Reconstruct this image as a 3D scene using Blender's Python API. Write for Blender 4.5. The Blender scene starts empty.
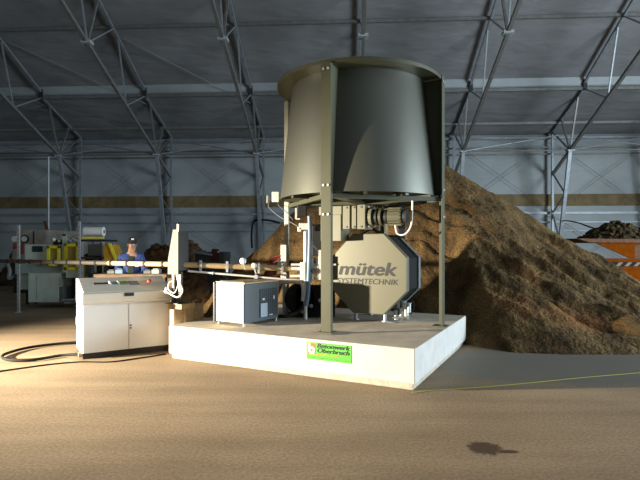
import bpy, bmesh, math, random
from mathutils import Vector, Matrix, noise
random.seed(7)
R = math.radians
sc = bpy.context.scene
col = sc.collection
F = 495.0          # focal length in pixels of a 640-wide frame
H = 1.6            # camera height
HY = 247.0         # horizon row

def P(px, py, d):
    """World point seen at pixel (px, py) at depth d."""
    return Vector(((px - 320) / F * d, d, H - (py - HY) / F * d))

# ------------------------------------------------------------------ materials
MATS = {}
def mat(name, c, rough=0.6, metal=0.0, vary=0.0, scale=6.0, bump=0.0, bscale=40.0, c2=None, spec=0.5,
        emit=None, emit_s=0.0, alpha=None):
    if name in MATS: return MATS[name]
    m = bpy.data.materials.new(name); m.use_nodes = True
    nt = m.node_tree; b = nt.nodes['Principled BSDF']
    b.inputs['Base Color'].default_value = (*c, 1)
    b.inputs['Roughness'].default_value = rough
    b.inputs['Metallic'].default_value = metal
    b.inputs['Specular IOR Level'].default_value = spec
    if emit:
        b.inputs['Emission Color'].default_value = (*emit, 1)
        b.inputs['Emission Strength'].default_value = emit_s
    if alpha is not None:
        b.inputs['Alpha'].default_value = alpha
    tc = nt.nodes.new('ShaderNodeTexCoord')
    if vary or c2:
        n = nt.nodes.new('ShaderNodeTexNoise'); n.inputs['Scale'].default_value = scale
        n.inputs['Detail'].default_value = 6
        nt.links.new(tc.outputs['Object'], n.inputs['Vector'])
        rp = nt.nodes.new('ShaderNodeValToRGB')
        rp.color_ramp.elements[0].position = .3; rp.color_ramp.elements[1].position = .7
        d = c2 if c2 else tuple(max(0, x * (1 - vary)) for x in c)
        u = c if c2 else tuple(min(1, x * (1 + vary * .6)) for x in c)
        rp.color_ramp.elements[0].color = (*d, 1); rp.color_ramp.elements[1].color = (*u, 1)
        nt.links.new(n.outputs['Fac'], rp.inputs['Fac'])
        nt.links.new(rp.outputs['Color'], b.inputs['Base Color'])
    if bump:
        n2 = nt.nodes.new('ShaderNodeTexNoise'); n2.inputs['Scale'].default_value = bscale
        n2.inputs['Detail'].default_value = 5
        nt.links.new(tc.outputs['Object'], n2.inputs['Vector'])
        bp = nt.nodes.new('ShaderNodeBump'); bp.inputs['Strength'].default_value = bump
        bp.inputs['Distance'].default_value = .02
        nt.links.new(n2.outputs['Fac'], bp.inputs['Height'])
        nt.links.new(bp.outputs['Normal'], b.inputs['Normal'])
    MATS[name] = m
    return m

OLIVE = mat('olive_paint', (.072, .075, .044), .45, .0, .07, 9)
TANKP = mat('silo_paint', (.140, .145, .122), .38, .55, .05, 60, .06, 260)
OLIVE_L = mat('pale_olive_paint', (.155, .155, .105), .45, 0, .05, 9)
LEGW = mat('lamplit_leg_paint', (.36, .355, .28), .5, 0, .06, 9)  # leg paint lightened: floodlight on the far left leg put into the colour
STEEL = mat('galvanised_steel', (.46, .50, .52), .48, .35, .15, 12)
TRUSS = mat('truss_steel', (.22, .22, .21), .5, .45, .2, 5)
TRUSS_B = mat('truss_steel_pale', (.30, .33, .36), .5, .45, .2, 5)
CHROME = mat('polished_steel', (.6, .6, .6), .2, .9)
DARK = mat('dark_metal', (.03, .03, .033), .5, .2)
BLACK = mat('black_rubber', (.010, .010, .010), .75, spec=.2)
WHITE = mat('white_paint', (.72, .71, .66), .5, 0, .04, 5)
CONSOLE = mat('console_enamel', (.82, .83, .82), .42, 0, .03, 4)
CONS_T = mat('console_top_enamel', (.72, .69, .60), .45, 0, .03, 4)
GREYBLUE = mat('greyblue_enamel', (.13, .155, .165), .45, 0, .05, 6)
CREAM = mat('cream_enamel', (.62, .58, .44), .45, 0, .04, 6)
CONC = mat('concrete', (.58, .57, .54), .85, 0, .1, 5, .25, 60)
CONC_D = mat('concrete_base', (.5, .46, .38), .9, 0, .25, 9, .35, 50)
WOOD = mat('rough_timber', (.50, .36, .20), .8, 0, .25, 14, .3, 40)
TAN = mat('tan_tube', (.42, .30, .16), .5, 0, .12, 9)
BLUE = mat('blue_hose', (.12, .2, .3), .45)
RED = mat('red_hose', (.22, .03, .03), .45)
YEL = mat('yellow_paint', (.80, .72, .04), .5, 0, .12, 8)
YELD = mat('yellow_mesh', (.30, .26, .05), .7, 0, .3, 40)
ORANGE = mat('orange_paint', (.20, .046, .003), .9, 0, .2, 7, spec=.02)
MGREEN = mat('machine_green', (.52, .62, .55), .5, 0, .12, 6)
MGREEN_D = mat('machine_green_dark', (.28, .36, .34), .5, 0, .15, 6)
SCREEN = mat('dark_screen', (.02, .04, .06), .12)
LCD = mat('green_display', (.22, .48, .05), .3)
LCDB = mat('blue_grey_keypad', (.22, .28, .36), .4)
REDP = mat('red_plastic', (.6, .04, .02), .35)
FILM = mat('white_film', (.85, .87, .9), .35, 0, .04, 10)
RUST = mat('rusty_steel', (.16, .07, .03), .8, .2, .4, 10)
LETTER = mat('grey_lettering', (.045, .048, .05), .6, spec=.2)
SIGNG = mat('sign_green', (.09, .50, .04), .5)
SIGNO = mat('sign_orange', (.62, .13, .03), .5)
SIGNW = mat('sign_white', (.85, .85, .8), .5)
SIGNK = mat('sign_black', (.012, .02, .012), .5)
SIGNT = mat('sign_fine_print', (.07, .25, .03), .5)
CORD = mat('yellow_cord', (.40, .37, .05), .7)
MEMB_DIRT = mat('timber_band', (.20, .145, .065), .8, 0, .3, 3)
CABLEW = mat('white_cable', (.72, .72, .7), .5)
CABLEG = mat('grey_cable', (.18, .19, .2), .5)
BEIGE = mat('dirty_beige', (.42, .38, .32), .7, 0, .25, 4)
SKIN = mat('skin', (.42, .24, .16), .55)
JACKET = mat('blue_work_jacket', (.035, .07, .26), .8, 0, .2, 12)
SHIRT = mat('dark_green_shirt', (.02, .035, .025), .9)
TROUS = mat('blue_trousers', (.02, .035, .12), .85)
CAPM = mat('dark_cap', (.02, .018, .02), .8)
HAIR = mat('brown_hair', (.05, .03, .02), .8)
EYE = mat('eye_white', (.6, .6, .58), .3)
GREYBIN = mat('grey_bin', (.10, .105, .11), .6, 0, .2, 5)
REDBIN = mat('dull_red_panel', (.13, .025, .03), .6, 0, .2, 5)

# ------------------------------------------------------------------ mesh helpers
class MB:
    def __init__(s): s.bm = bmesh.new()
    def box(s, c, size, M=None, rz=0):
        T = Matrix.Translation(Vector(c)) @ Matrix.Rotation(rz, 4, 'Z') @ Matrix.Diagonal((*size, 1))
        if M is not None: T = M @ T
        bmesh.ops.create_cube(s.bm, size=1, matrix=T); return s
    def bar(s, a, b, w, h=None, up=(0, 0, 1)):
        """Rectangular bar from a to b, w across, h along 'up'."""
        a = Vector(a); b = Vector(b); h = h or w
        z = (b - a); L = z.length; z.normalize()
        u = Vector(up); x = u.cross(z)
        if x.length < 1e-4: x = Vector((1, 0, 0)).cross(z)
        x.normalize(); y = z.cross(x)
        M = Matrix((x, y, z)).transposed().to_4x4(); M.translation = (a + b) / 2
        bmesh.ops.create_cube(s.bm, size=1, matrix=M @ Matrix.Diagonal((w, h, L, 1))); return s
    def cyl(s, a, b, r, r2=None, n=16):
        a = Vector(a); b = Vector(b); d = b - a
        q = Vector((0, 0, 1)).rotation_difference(d.normalized()).to_matrix().to_4x4()
        q.translation = (a + b) / 2
        bmesh.ops.create_cone(s.bm, cap_ends=True, segments=n, radius1=r, radius2=r if r2 is None else r2,
                              depth=d.length, matrix=q); return s
    def sph(s, c, r, sc_=(1, 1, 1), n=16, M=None):
        T = Matrix.Translation(Vector(c)) @ Matrix.Diagonal((*[r * k for k in sc_], 1))
        if M is not None: T = M @ T
        bmesh.ops.create_uvsphere(s.bm, u_segments=n, v_segments=max(6, n // 2), radius=1, matrix=T); return s
    def tube(s, pts, r, n=10, sm=6):
        pts = [Vector(p) for p in pts]
        if len(pts) > 2 and sm: pts = catmull(pts, sm)
        rings = []; up = Vector((0, 0, 1)); prev = None
        for i, p in enumerate(pts):
            t = (pts[min(i + 1, len(pts) - 1)] - pts[max(i - 1, 0)]).normalized()
            if prev is None:
                x = t.cross(up)
                if x.length < 1e-3: x = t.cross(Vector((1, 0, 0)))
            else:
                x = prev - t * prev.dot(t)
            x.normalize(); prev = x; y = t.cross(x)
            rings.append([s.bm.verts.new(p + (x * math.cos(2 * math.pi * k / n) + y * math.sin(2 * math.pi * k / n)) * r) for k in range(n)])
        for a, b in zip(rings, rings[1:]):
            for k in range(n): s.bm.faces.new((a[k], a[(k + 1) % n], b[(k + 1) % n], b[k]))
        s.bm.faces.new(rings[0][::-1]); s.bm.faces.new(rings[-1]); return s
    def lathe(s, prof, n=64, c=(0, 0, 0), close=True):
        c = Vector(c); rings = []
        for r, z in prof:
            rings.append([s.bm.verts.new(c + Vector((r * math.cos(2 * math.pi * k / n), r * math.sin(2 * math.pi * k / n), z))) for k in range(n)])
        seq = list(zip(rings, rings[1:])) + ([(rings[-1], rings[0])] if close else [])
        for a, b in seq:
            for k in range(n): s.bm.faces.new((a[k], a[(k + 1) % n], b[(k + 1) % n], b[k]))
        return s
    def prism(s, poly, t, M=None):
        """Polygon in local XZ plane, extruded along +Y by t."""
        M = M or Matrix()
        a = [s.bm.verts.new(M @ Vector((x, 0, z))) for x, z in poly]
        b = [s.bm.verts.new(M @ Vector((x, t, z))) for x, z in poly]
        n = len(poly)
        s.bm.faces.new(a); s.bm.faces.new(b[::-1])
        for i in range(n): s.bm.faces.new((a[i], b[i], b[(i + 1) % n], a[(i + 1) % n]))
        return s
    def hull(s, pts):
        vs = [s.bm.verts.new(Vector(p)) for p in pts]
        bmesh.ops.convex_hull(s.bm, input=vs); return s
    def build(s, name, m, parent=None, smooth=False, bevel=0.0, label=None, off=None):
        bmesh.ops.recalc_face_normals(s.bm, faces=s.bm.faces[:])
        me = bpy.data.meshes.new(name)
        if off is not None: bmesh.ops.translate(s.bm, verts=s.bm.verts[:], vec=-Vector(off))
        s.bm.to_mesh(me); s.bm.free()
        me.materials.append(m)
        if smooth:
            me.polygons.foreach_set('use_smooth', [True] * len(me.polygons))
            me.set_sharp_from_angle(angle=R(38))
        o = bpy.data.objects.new(name, me); col.objects.link(o)
        if parent: o.parent = parent
        if bevel:
            b = o.modifiers.new('bevel', 'BEVEL'); b.width = bevel; b.segments = 2; b.limit_method = 'ANGLE'
        if label: o['label'] = label
        return o

def catmull(p, k):
    out = []
    q = [p[0] * 2 - p[1]] + p + [p[-1] * 2 - p[-2]]
    for i in range(1, len(q) - 2):
        a, b, c, d = q[i - 1:i + 3]
        for j in range(k):
            t = j / k
            out.append(.5 * ((2 * b) + (c - a) * t + (2 * a - 5 * b + 4 * c - d) * t * t + (3 * b - a - 3 * c + d) * t ** 3))
    out.append(p[-1]); return out

def tag(o, label, cat, group=None, kind=None):
    o['label'] = label; o['category'] = cat
    if group: o['group'] = group
    if kind: o['kind'] = kind
    return o

def thing(name, label, cat, loc=(0, 0, 0), rz=0.0, group=None):
    o = bpy.data.objects.new(name, None); col.objects.link(o)
    o.location = loc; o.rotation_euler = (0, 0, rz); o.empty_display_size = .1
    return tag(o, label, cat, group)

def single(name, mb, m, loc, label, cat, group=None, kind=None, **k):
    """A one-mesh thing whose vertices are given in world space; origin moved to loc."""
    o = mb.build(name, m, off=loc, **k); o.location = loc
    return tag(o, label, cat, group, kind)

def struct(name, mb, m, **k):
    o = mb.build(name, m, **k); o['kind'] = 'structure'; return o

def text_part(name, txt, size, m, parent, M, fat=0.0, shear=0.0, depth=.001, sx=1.0, bold=0.0):
    cu = bpy.data.curves.new(name, 'FONT'); cu.body = txt; cu.size = size; cu.shear = shear
    cu.offset = bold; cu.extrude = depth
    tmp = bpy.data.objects.new(name + '_tmp', cu); col.objects.link(tmp)
    bpy.context.view_layer.update()
    me = bpy.data.meshes.new_from_object(tmp.evaluated_get(bpy.context.evaluated_depsgraph_get()))
    bpy.data.objects.remove(tmp); bpy.data.curves.remove(cu)
    me.transform(M @ Matrix.Rotation(R(90), 4, 'X') @ Matrix.Diagonal((sx, 1, 1, 1)))
    if fat:                                          # heavier strokes: overlapping shifted outlines in one mesh
        bm = bmesh.new()
        for i, (dx, dz) in enumerate(((-1, 0), (1, 0), (0, .5), (0, -.5), (-.5, .3), (.5, -.3))):
            t = me.copy(); t.transform(Matrix.Translation((dx * fat, -.00004 * i, dz * fat))); bm.from_mesh(t); bpy.data.meshes.remove(t)
        bm.to_mesh(me); bm.free()
    me.name = name; me.materials.clear(); me.materials.append(m)
    o = bpy.data.objects.new(name, me); col.objects.link(o); o.parent = parent
    return o

# ------------------------------------------------------------------ camera
cd = bpy.data.cameras.new('camera'); cam = bpy.data.objects.new('camera', cd); col.objects.link(cam)
cam.location = (0, 0, H); cam.rotation_euler = (R(90), 0, 0)
cd.sensor_width = 36; cd.lens = F / 640 * 36; cd.shift_y = (HY - 240) / 640
cd.clip_end = 200
sc.camera = cam

# ------------------------------------------------------------------ hall (frame turned 3.1 degrees)
TH = R(-3.1)
HM = Matrix.Rotation(TH, 4, 'Z')
def hp(x, y, z): return HM @ Vector((x, y, z))
WY = 25.7                      # back wall
EZ = 7.55                      # eaves height
SL = .42                       # roof pitch
SEAM = 22.0
def zu(y): return 8.80 + (21.8 - y) * .48 if y < SEAM else 8.32 + (22.5 - y) * .34
def roof_z(y): return zu(y) + (.20 if y < SEAM else .07)
RY = 3.0                       # ridge

# floor
def floor_material():
    m = bpy.data.materials.new('sandy_floor'); m.use_nodes = True
    nt = m.node_tree; N = nt.nodes; L = nt.links; b = N['Principled BSDF']
    b.inputs['Roughness'].default_value = .85; b.inputs['Specular IOR Level'].default_value = .25
    g = N.new('ShaderNodeNewGeometry')
    def noise_(scale, det, stretch=None):
        n = N.new('ShaderNodeTexNoise'); n.inputs['Scale'].default_value = scale; n.inputs['Detail'].default_value = det
        if stretch:
            mp = N.new('ShaderNodeMapping'); mp.inputs['Scale'].default_value = stretch
            mp.inputs['Rotation'].default_value = (0, 0, R(14))
            L.new(g.outputs['Position'], mp.inputs['Vector']); L.new(mp.outputs[0], n.inputs['Vector'])
        else: L.new(g.outputs['Position'], n.inputs['Vector'])
        return n
    def ramp(fac, p0, c0, p1, c1):
        r = N.new('ShaderNodeValToRGB'); e = r.color_ramp.elements
        e[0].position = p0; e[0].color = (*c0, 1); e[1].position = p1; e[1].color = (*c1, 1)
        L.new(fac, r.inputs['Fac']); return r
    def mix(f, a, c, mode='MIX', const=None):
        x = N.new('ShaderNodeMix'); x.data_type = 'RGBA'; x.blend_type = mode
        if const is not None: x.inputs['Factor'].default_value = const
        else: L.new(f, x.inputs['Factor'])
        L.new(a, x.inputs['A'])
        if isinstance(c, tuple): x.inputs['B'].default_value = (*c, 1)
        else: L.new(c, x.inputs['B'])
        return x.outputs['Result']
    big = ramp(noise_(.55, 5).outputs['Fac'], .35, (.27, .205, .14), .68, (.37, .29, .20))
    streak = ramp(noise_(1.2, 6, (.35, 2.6, 1)).outputs['Fac'], .34, (.84, .83, .80), .64, (1.06, 1.04, 1.02))
    c = mix(None, big.outputs['Color'], streak.outputs['Color'], 'MULTIPLY', 1.0)
    grit = ramp(noise_(38, 4).outputs['Fac'], .30, (.62, .58, .52), .66, (1.12, 1.1, 1.06))
    c = mix(None, c, grit.outputs['Color'], 'MULTIPLY', .75)
    # darker grey ragged patch between the plinth and the heap
    sep = N.new('ShaderNodeSeparateXYZ'); L.new(g.outputs['Position'], sep.inputs[0])
    # dark damp stain with a tail
    def ell(cx, cy, rx, ry, amt, ns):
        v = N.new('ShaderNodeVectorMath'); v.operation = 'SUBTRACT'; v.inputs[1].default_value = (cx, cy, 0)
        L.new(g.outputs['Position'], v.inputs[0])
        v2 = N.new('ShaderNodeVectorMath'); v2.operation = 'MULTIPLY'; v2.inputs[1].default_value = (1 / rx, 1 / ry, 0)
        L.new(v.outputs[0], v2.inputs[0])
        ln = N.new('ShaderNodeVectorMath'); ln.operation = 'LENGTH'; L.new(v2.outputs[0], ln.inputs[0])
        n = noise_(ns, 4); ma = N.new('ShaderNodeMath'); ma.operation = 'MULTIPLY_ADD'
        ma.inputs[1].default_value = amt; L.new(n.outputs['Fac'], ma.inputs[0]); L.new(ln.outputs['Value'], ma.inputs[2])
        mr = N.new('ShaderNodeMapRange'); mr.inputs['From Min'].default_value = .80 + amt / 2; mr.inputs['From Max'].default_value = 1.12 + amt / 2
        mr.inputs['To Min'].default_value = 1; mr.inputs['To Max'].default_value = 0
        L.new(ma.outputs[0], mr.inputs['Value']); return mr.outputs[0]
    s1 = ell(1.31, 3.94, .135, .135, .9, 22); s2 = ell(1.47, 3.87, .095, .034, .6, 30)
    mx = N.new('ShaderNodeMath'); mx.operation = 'MAXIMUM'; L.new(s1, mx.inputs[0]); L.new(s2, mx.inputs[1])
    m8 = N.new('ShaderNodeMath'); m8.operation = 'MULTIPLY'; m8.inputs[1].default_value = .88; L.new(mx.outputs[0], m8.inputs[0])
    grey = ell(4.6, 6.75, 3.6, 1.15, .9, 1.6)
    g8 = N.new('ShaderNodeMath'); g8.operation = 'MULTIPLY'; g8.inputs[1].default_value = .8; L.new(grey, g8.inputs[0])
    c = mix(g8.outputs[0], c, (.20, .19, .165))
    c = mix(m8.outputs[0], c, (.045, .022, .012))
    L.new(c, b.inputs['Base Color'])
    bn = noise_(55, 6); bp = N.new('ShaderNodeBump'); bp.inputs['Strength'].default_value = .12; bp.inputs['Distance'].default_value = .012
    L.new(bn.outputs['Fac'], bp.inputs['Height']); L.new(bp.outputs['Normal'], b.inputs['Normal'])
    return m
fl = MB(); fl.box((2, 8, -.05), (64, 40, .1), HM)
struct('floor', fl, floor_material())

# membrane walls and roof
def membrane(name, c, wr):
    m = bpy.data.materials.new(name); m.use_nodes = True
    nt = m.node_tree; N = nt.nodes; L = nt.links; b = N['Principled BSDF']
    b.inputs['Roughness'].default_value = .55
    tc = N.new('ShaderNodeTexCoord')
    n = N.new('ShaderNodeTexNoise'); n.inputs['Scale'].default_value = .5; n.inputs['Detail'].default_value = 5
    L.new(tc.outputs['Object'], n.inputs['Vector'])
    r = N.new('ShaderNodeValToRGB'); r.color_ramp.elements[0].position = .35; r.color_ramp.elements[1].position = .7
    r.color_ramp.elements[0].color = (*[x * .84 for x in c], 1); r.color_ramp.elements[1].color = (*[x * 1.08 for x in c], 1)
    L.new(n.outputs['Fac'], r.inputs['Fac']); L.new(r.outputs['Color'], b.inputs['Base Color'])
    mp = N.new('ShaderNodeMapping'); mp.inputs['Scale'].default_value = (.5, 1.3, 1.3); mp.inputs['Rotation'].default_value = (0, 0, R(28))
    L.new(tc.outputs['Object'], mp.inputs['Vector'])
    w = N.new('ShaderNodeTexNoise'); w.inputs['Scale'].default_value = 1.1; w.inputs['Detail'].default_value = 3
    L.new(mp.outputs[0], w.inputs['Vector'])
    bp = N.new('ShaderNodeBump'); bp.inputs['Strength'].default_value = wr; bp.inputs['Distance'].default_value = .25
    L.new(w.outputs['Fac'], bp.inputs['Height']); L.new(bp.outputs['Normal'], b.inputs['Normal'])
    return m
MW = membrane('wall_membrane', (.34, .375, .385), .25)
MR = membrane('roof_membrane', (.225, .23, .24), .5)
wb = MB()
wb.box((2, WY + .06, 3.7), (56, .12, 7.4), HM)
struct('wall_back', wb, MW)
rf = MB()
def slab(mb, x0, x1, y0, z0, y1, z1, t):
    mb.hull([hp(x, y, z + k) for x in (x0, x1) for (y, z) in ((y0, z0), (y1, z1)) for k in (0, t)])
S2 = SEAM - .001
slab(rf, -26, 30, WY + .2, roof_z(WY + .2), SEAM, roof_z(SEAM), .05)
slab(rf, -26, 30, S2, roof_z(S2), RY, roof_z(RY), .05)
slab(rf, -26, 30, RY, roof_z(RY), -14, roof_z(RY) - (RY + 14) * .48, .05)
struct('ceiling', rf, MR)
# right gable wall with the open gate that lets the daylight in
GX = 21.0
gw = MB()
gw.box((GX + .06, 18.3, 5), (.12, 15, 10.2), HM)
gw.box((GX + .06, -7.8, 5), (.12, 12.4, 10.2), HM)
gw.box((GX + .06, 5, 8.2), (.12, 12.4, 4.2), HM)
gw.box((GX + .06, 6, 13.1), (.12, 39, 5.8), HM)
struct('wall_right', gw, MW)
gl = MB(); gl.box((-26.06, 6, 7.5), (.12, 40.5, 15), HM); struct('wall_left', gl, MW)
gf = MB(); gf.box((2, -14.06, 4.7), (56, .12, 9.4), HM); struct('wall_front', gf, MW)
# purlins and membrane seams along the roof, girts along the wall
n_tr = 0
def trim(mb, m, **k):
    global n_tr; n_tr += 1
    return struct('trim_%d' % n_tr, mb, m, **k)
X0, X1 = -25.9, 20.9
for y in (24.5, 22.0, 19.0, 15.9, 12.8):
    z = roof_z(y)
    t = MB(); t.box(((X0 + X1) / 2, y, z - .11), (X1 - X0, .09, .12), HM); trim(t, TRUSS)
# folded membrane seam above the lowest purlin, lightened for the light it catches
t = MB(); slab(t, X0, X1, SEAM + .08, roof_z(SEAM) - .03, SEAM - .06, roof_z(S2) + .02, .03)
trim(t, mat('lit_seam_fabric', (.30, .335, .35), .55, 0, .08, 2))
# eaves beam, valance and girts
for (z, h, m) in ((7.12, .09, TRUSS_B), (6.62, .07, TRUSS), (6.30, .06, TRUSS), (3.32, .12, TRUSS_B), (2.86, .06, TRUSS_B), (2.42, .03, TRUSS_B)):
    t = MB(); t.box(((X0 + X1) / 2, WY - .1, z), (X1 - X0, .1, h), HM); trim(t, m)
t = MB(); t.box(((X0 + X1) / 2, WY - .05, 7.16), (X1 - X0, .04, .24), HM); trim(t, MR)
t = MB(); t.box(((X0 + X1) / 2, WY - .03, 3.98), (X1 - X0, .05, .60), HM); trim(t, MEMB_DIRT)

# trusses
TX = [.56 + 4.855 * k for k in range(-4, 4)]
WORD = ['beyond the left picture edge', 'leftmost, over the film roll',
        'above the support stand', 'just left of the silo',
        'mostly hidden behind the silo', 'right of the silo',
        'left of the orange hopper', 'beyond the right picture edge']
def zl(y): return 6.06 + (23.4 - y) * .43
YE = 9.0
for k, x in enumerate(TX):
    o = thing('roof_truss', 'grey steel lattice roof truss with tapered post, ' + WORD[k], 'roof truss',
              hp(x, 25.1, 0), TH, 'roof trusses across the hall')
    def q(y, z, dx=0): return Vector((dx, y - 25.1, z))
    m = MB(); m.bar(q(25.35, 0), q(25.35, zu(25.35)), .11, .11, (0, 1, 0)); m.build('outer_post', TRUSS_B, o)
    m = MB(); m.bar(q(24.95, 0), q(23.4, 6.06), .15, .13, (0, 1, 0)); m.build('inner_post', TRUSS_B, o)
    m = MB(); m.bar(q(25.35, zl(25.35)), q(YE, zl(YE)), .12, .12); m.build('lower_chord', TRUSS, o)
    m = MB(); m.bar(q(25.35, zu(25.35)), q(SEAM + .02, zu(SEAM + .02)), .085, .085); m.build('upper_chord', TRUSS_B, o)
    m = MB(); m.bar(q(SEAM - .02, zu(SEAM - .02)), q(YE, zu(YE)), .095, .095); m.build('upper_chord', TRUSS_B, o)
    m = MB(); m.box(q(SEAM, zu(SEAM) + .12), (.16, .16, .42)); m.build('seam_bracket', DARK, o)
    m = MB(); m.box(q(23.4, 6.04), (.30, .30, .06)); m.build('connector_plate', STEEL, o)
    m = MB(); m.box(q(17.0, zl(17.0)), (.34, .3, .1)); m.build('connector_plate', STEEL, o)
    bars = [(23.4, 25.35, .06), (23.4, 22.6, .06), (23.4, 24.3, .07)]
    for yl in (20.1, 17.0, 13.9, 10.8): bars += [(yl, yl + 1.95, .05), (yl, yl - .75, .05)]
    bars += [(17.0, 17.75, .08), (10.8, 11.6, .08)]
    for i, (yl, yu, ww) in enumerate(bars):
        m = MB(); m.bar(q(yl, zl(yl)), q(yu, zu(yu)), ww); m.build('web_bar', TRUSS if ww > .055 else TRUSS_B, o)
    for (a, b) in (((25.35, 5.3), (24.0, 4.2)), ((25.35, 3.3), (24.1, 4.0)), ((25.35, 3.3), (24.6, 2.1))):
        m = MB(); m.bar(q(*a), q(*b), .06); m.build('post_brace', TRUSS, o)

# wall and roof bracing: each bay's crossing rods
BAY = ['far left bay behind the grey machine', 'bay behind the film roll', 'bay behind the support stand',
       'bay left of the silo', None, 'bay over the sand heap', 'bay behind the orange hopper']
for k in range(len(TX) - 1):
    if BAY[k] is None: continue
    xa, xb = TX[k], TX[k + 1]
    o = thing('cross_brace', 'thin crossed steel rods on the membrane wall, ' + BAY[k], 'cross brace',
              hp(xa, 25.3, 0), TH, 'crossed wall bracing rods')
    w = xb - xa
    for (a, b) in (((0, 3.3), (w, 6.9)), ((0, 6.9), (w, 3.3)), ((0, .1), (w, 3.2)), ((0, 3.2), (w, .1))):
        m = MB(); m.cyl((a[0], .12, a[1]), (b[0], .12, b[1]), .010, n=6); m.build('rod', TRUSS, o)
for k, nm in ((0, 'over the grey machine'), (1, 'over the film roll'), (2, 'left of the silo top'), (3, 'behind the silo top'), (5, 'over the sand heap'), (6, 'over the orange hopper')):
    xa, xb = TX[k], TX[k + 1]; w = xb - xa
    o = thing('eaves_brace', 'slanting steel struts between truss knees, ' + nm, 'brace', hp(xa, 23.4, 6.06), TH, 'struts between truss knees')
    m = MB(); m.cyl((0, 0, 0), (w, 0, 0), .035, n=8); m.build('strut', TRUSS, o)
    for a, b in (((0, 0, 0), (w, 1.1, .95)), ((w, 0, 0), (0, 1.1, .95))):
        m = MB(); m.cyl(a, b, .028, n=8); m.build('strut', TRUSS_B, o)
for k, nm in ((0, 'at the top left corner'), (1, 'near the top left'), (2, 'top, left of the silo')):
    xa, xb = TX[k], TX[k + 1]; w = xb - xa
    o = thing('roof_brace', 'thin diagonal roof rods under the membrane, ' + nm, 'brace', hp(xa, 22.5, roof_z(22.5)), TH, 'diagonal roof rods')
    dz = roof_z(19.1) - roof_z(22.5)
    m = MB(); m.cyl((0, 16.9 - 22.5, zu(16.9) - roof_z(22.5)), (w, 15.0 - 22.5, zl(15.0) - roof_z(22.5)), .022, n=6); m.build('rod', STEEL, o)
    m = MB(); m.cyl((w, .3, -.2), (0, -3.2, dz - .25), .012, n=6); m.build('rod', TRUSS, o)

# ------------------------------------------------------------------ concrete plinth
UA = math.atan2(-1.635, 3.226)               # direction of the long front edge
PC = Vector((.112, 7.625, 0))
PH = .472
pl = thing('concrete_plinth', 'large pale concrete plinth carrying the silo and measuring unit', 'plinth', PC, UA)
m = MB(); m.box((0, 0, (PH + .075) / 2), (3.617, 2.98, PH - .075)); blk_ = m.build('block', CONC, pl, bevel=.012)
blk_.data.materials.append(mat('dusty_concrete', (.50, .44, .35), .9, 0, .22, 3, .2, 60))   # sand dust lying on the top face
for p_ in blk_.data.polygons:
    if p_.normal.z > .9: p_.material_index = 1
m = MB(); m.box((0, 0, .039), (3.55, 2.91, .078)); m.build('base_course', CONC_D, pl, bevel=.006)
UM = Matrix.Translation(PC) @ Matrix.Rotation(UA, 4, 'Z')
def pf(s, z, out=0.0): return UM @ Vector((s - 3.617 / 2, -1.49 - out, z))   # point on the front face

sg = thing('company_sign', 'bright green company sign on the front face of the plinth', 'sign', pf(2.555, .332, .003), UA)
SWd, SHt = .60, .212
m = MB(); m.box((0, 0, 0), (SWd, .004, SHt)); m.build('board', SIGNG, sg)
m = MB(); m.box((-.232, -.003, .026), (.112, .003, .138)); lg = m.build('logo_panel', SIGNO, sg)
m = MB()
m.lathe([(.018, -.001), (.046, -.001), (.046, .001), (.018, .001)], 32)
bmesh.ops.rotate(m.bm, verts=m.bm.verts[:], cent=(0, 0, 0), matrix=Matrix.Rotation(R(90), 3, 'X'))
bmesh.ops.translate(m.bm, verts=m.bm.verts[:], vec=(-.226, -.0058, .006))
m.box((-.259, -.0058, .045), (.026, .002, .09)); m.build('logo_letter', SIGNW, lg)
def onsign(x, z): return Matrix.Translation((x, -.0035, z))
text_part('lettering', 'Betonwerk', .074, SIGNK, sg, onsign(-.160, .046), .0045, .25, sx=1.29)
text_part('lettering', 'Oberbruch', .074, SIGNK, sg, onsign(-.160, -.012), .0045, .25, sx=1.29)
m = MB()
for i in range(24): m.box((-.158 + i * .0125, -.003, -.037), (.0075, .002, .011))
m.build('orange_line', SIGNO, sg, label='fine orange line of print')
m = MB(); x = -.275
while x < .27:
    w = random.choice((.008, .012, .016)); m.box((x + w / 2, -.003, -.080), (w, .002, .013)); x += w + random.choice((.005, .005, .018))
m.build('fine_print', SIGNT, sg, label='unreadable line of small dark print')

# ------------------------------------------------------------------ silo
TC = Vector((.594, 7.6, PH))
silo = thing('storage_silo', 'tall olive metal silo on four legs standing on the plinth', 'silo', TC)
ZT, ZB = 4.02 - PH, 2.325 - PH
RT, RB = 1.015, 1.20
m = MB(); m.lathe([(RB, ZB), (RB - (RB - RT) * .5, (ZB + ZT) / 2), (RT, ZT), (RT - .012, ZT), (RB - .02, ZB)], 96)
m.build('shell', TANKP, silo, smooth=True)
m = MB(); m.lathe([(RT - .02, ZT - .03), (1.245, ZT - .02), (1.245, ZT + .03), (1.225, ZT + .03), (1.225, ZT), (RT - .02, ZT)], 96)
m.build('rim_flange', OLIVE, silo, smooth=True)
m = MB(); m.cyl((0, 0, ZB + .03), (0, 0, ZB + .05), RB - .02, n=96); m.build('floor_plate', OLIVE, silo)
m = MB()
for k in range(12):
    a = k * math.pi / 6
    m.bar((.1 * math.cos(a), .1 * math.sin(a), ZB), ((RB - .06) * math.cos(a), (RB - .06) * math.sin(a), ZB), .05, .06)
m.build('floor_rib', OLIVE, silo)
legpos = []
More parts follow.
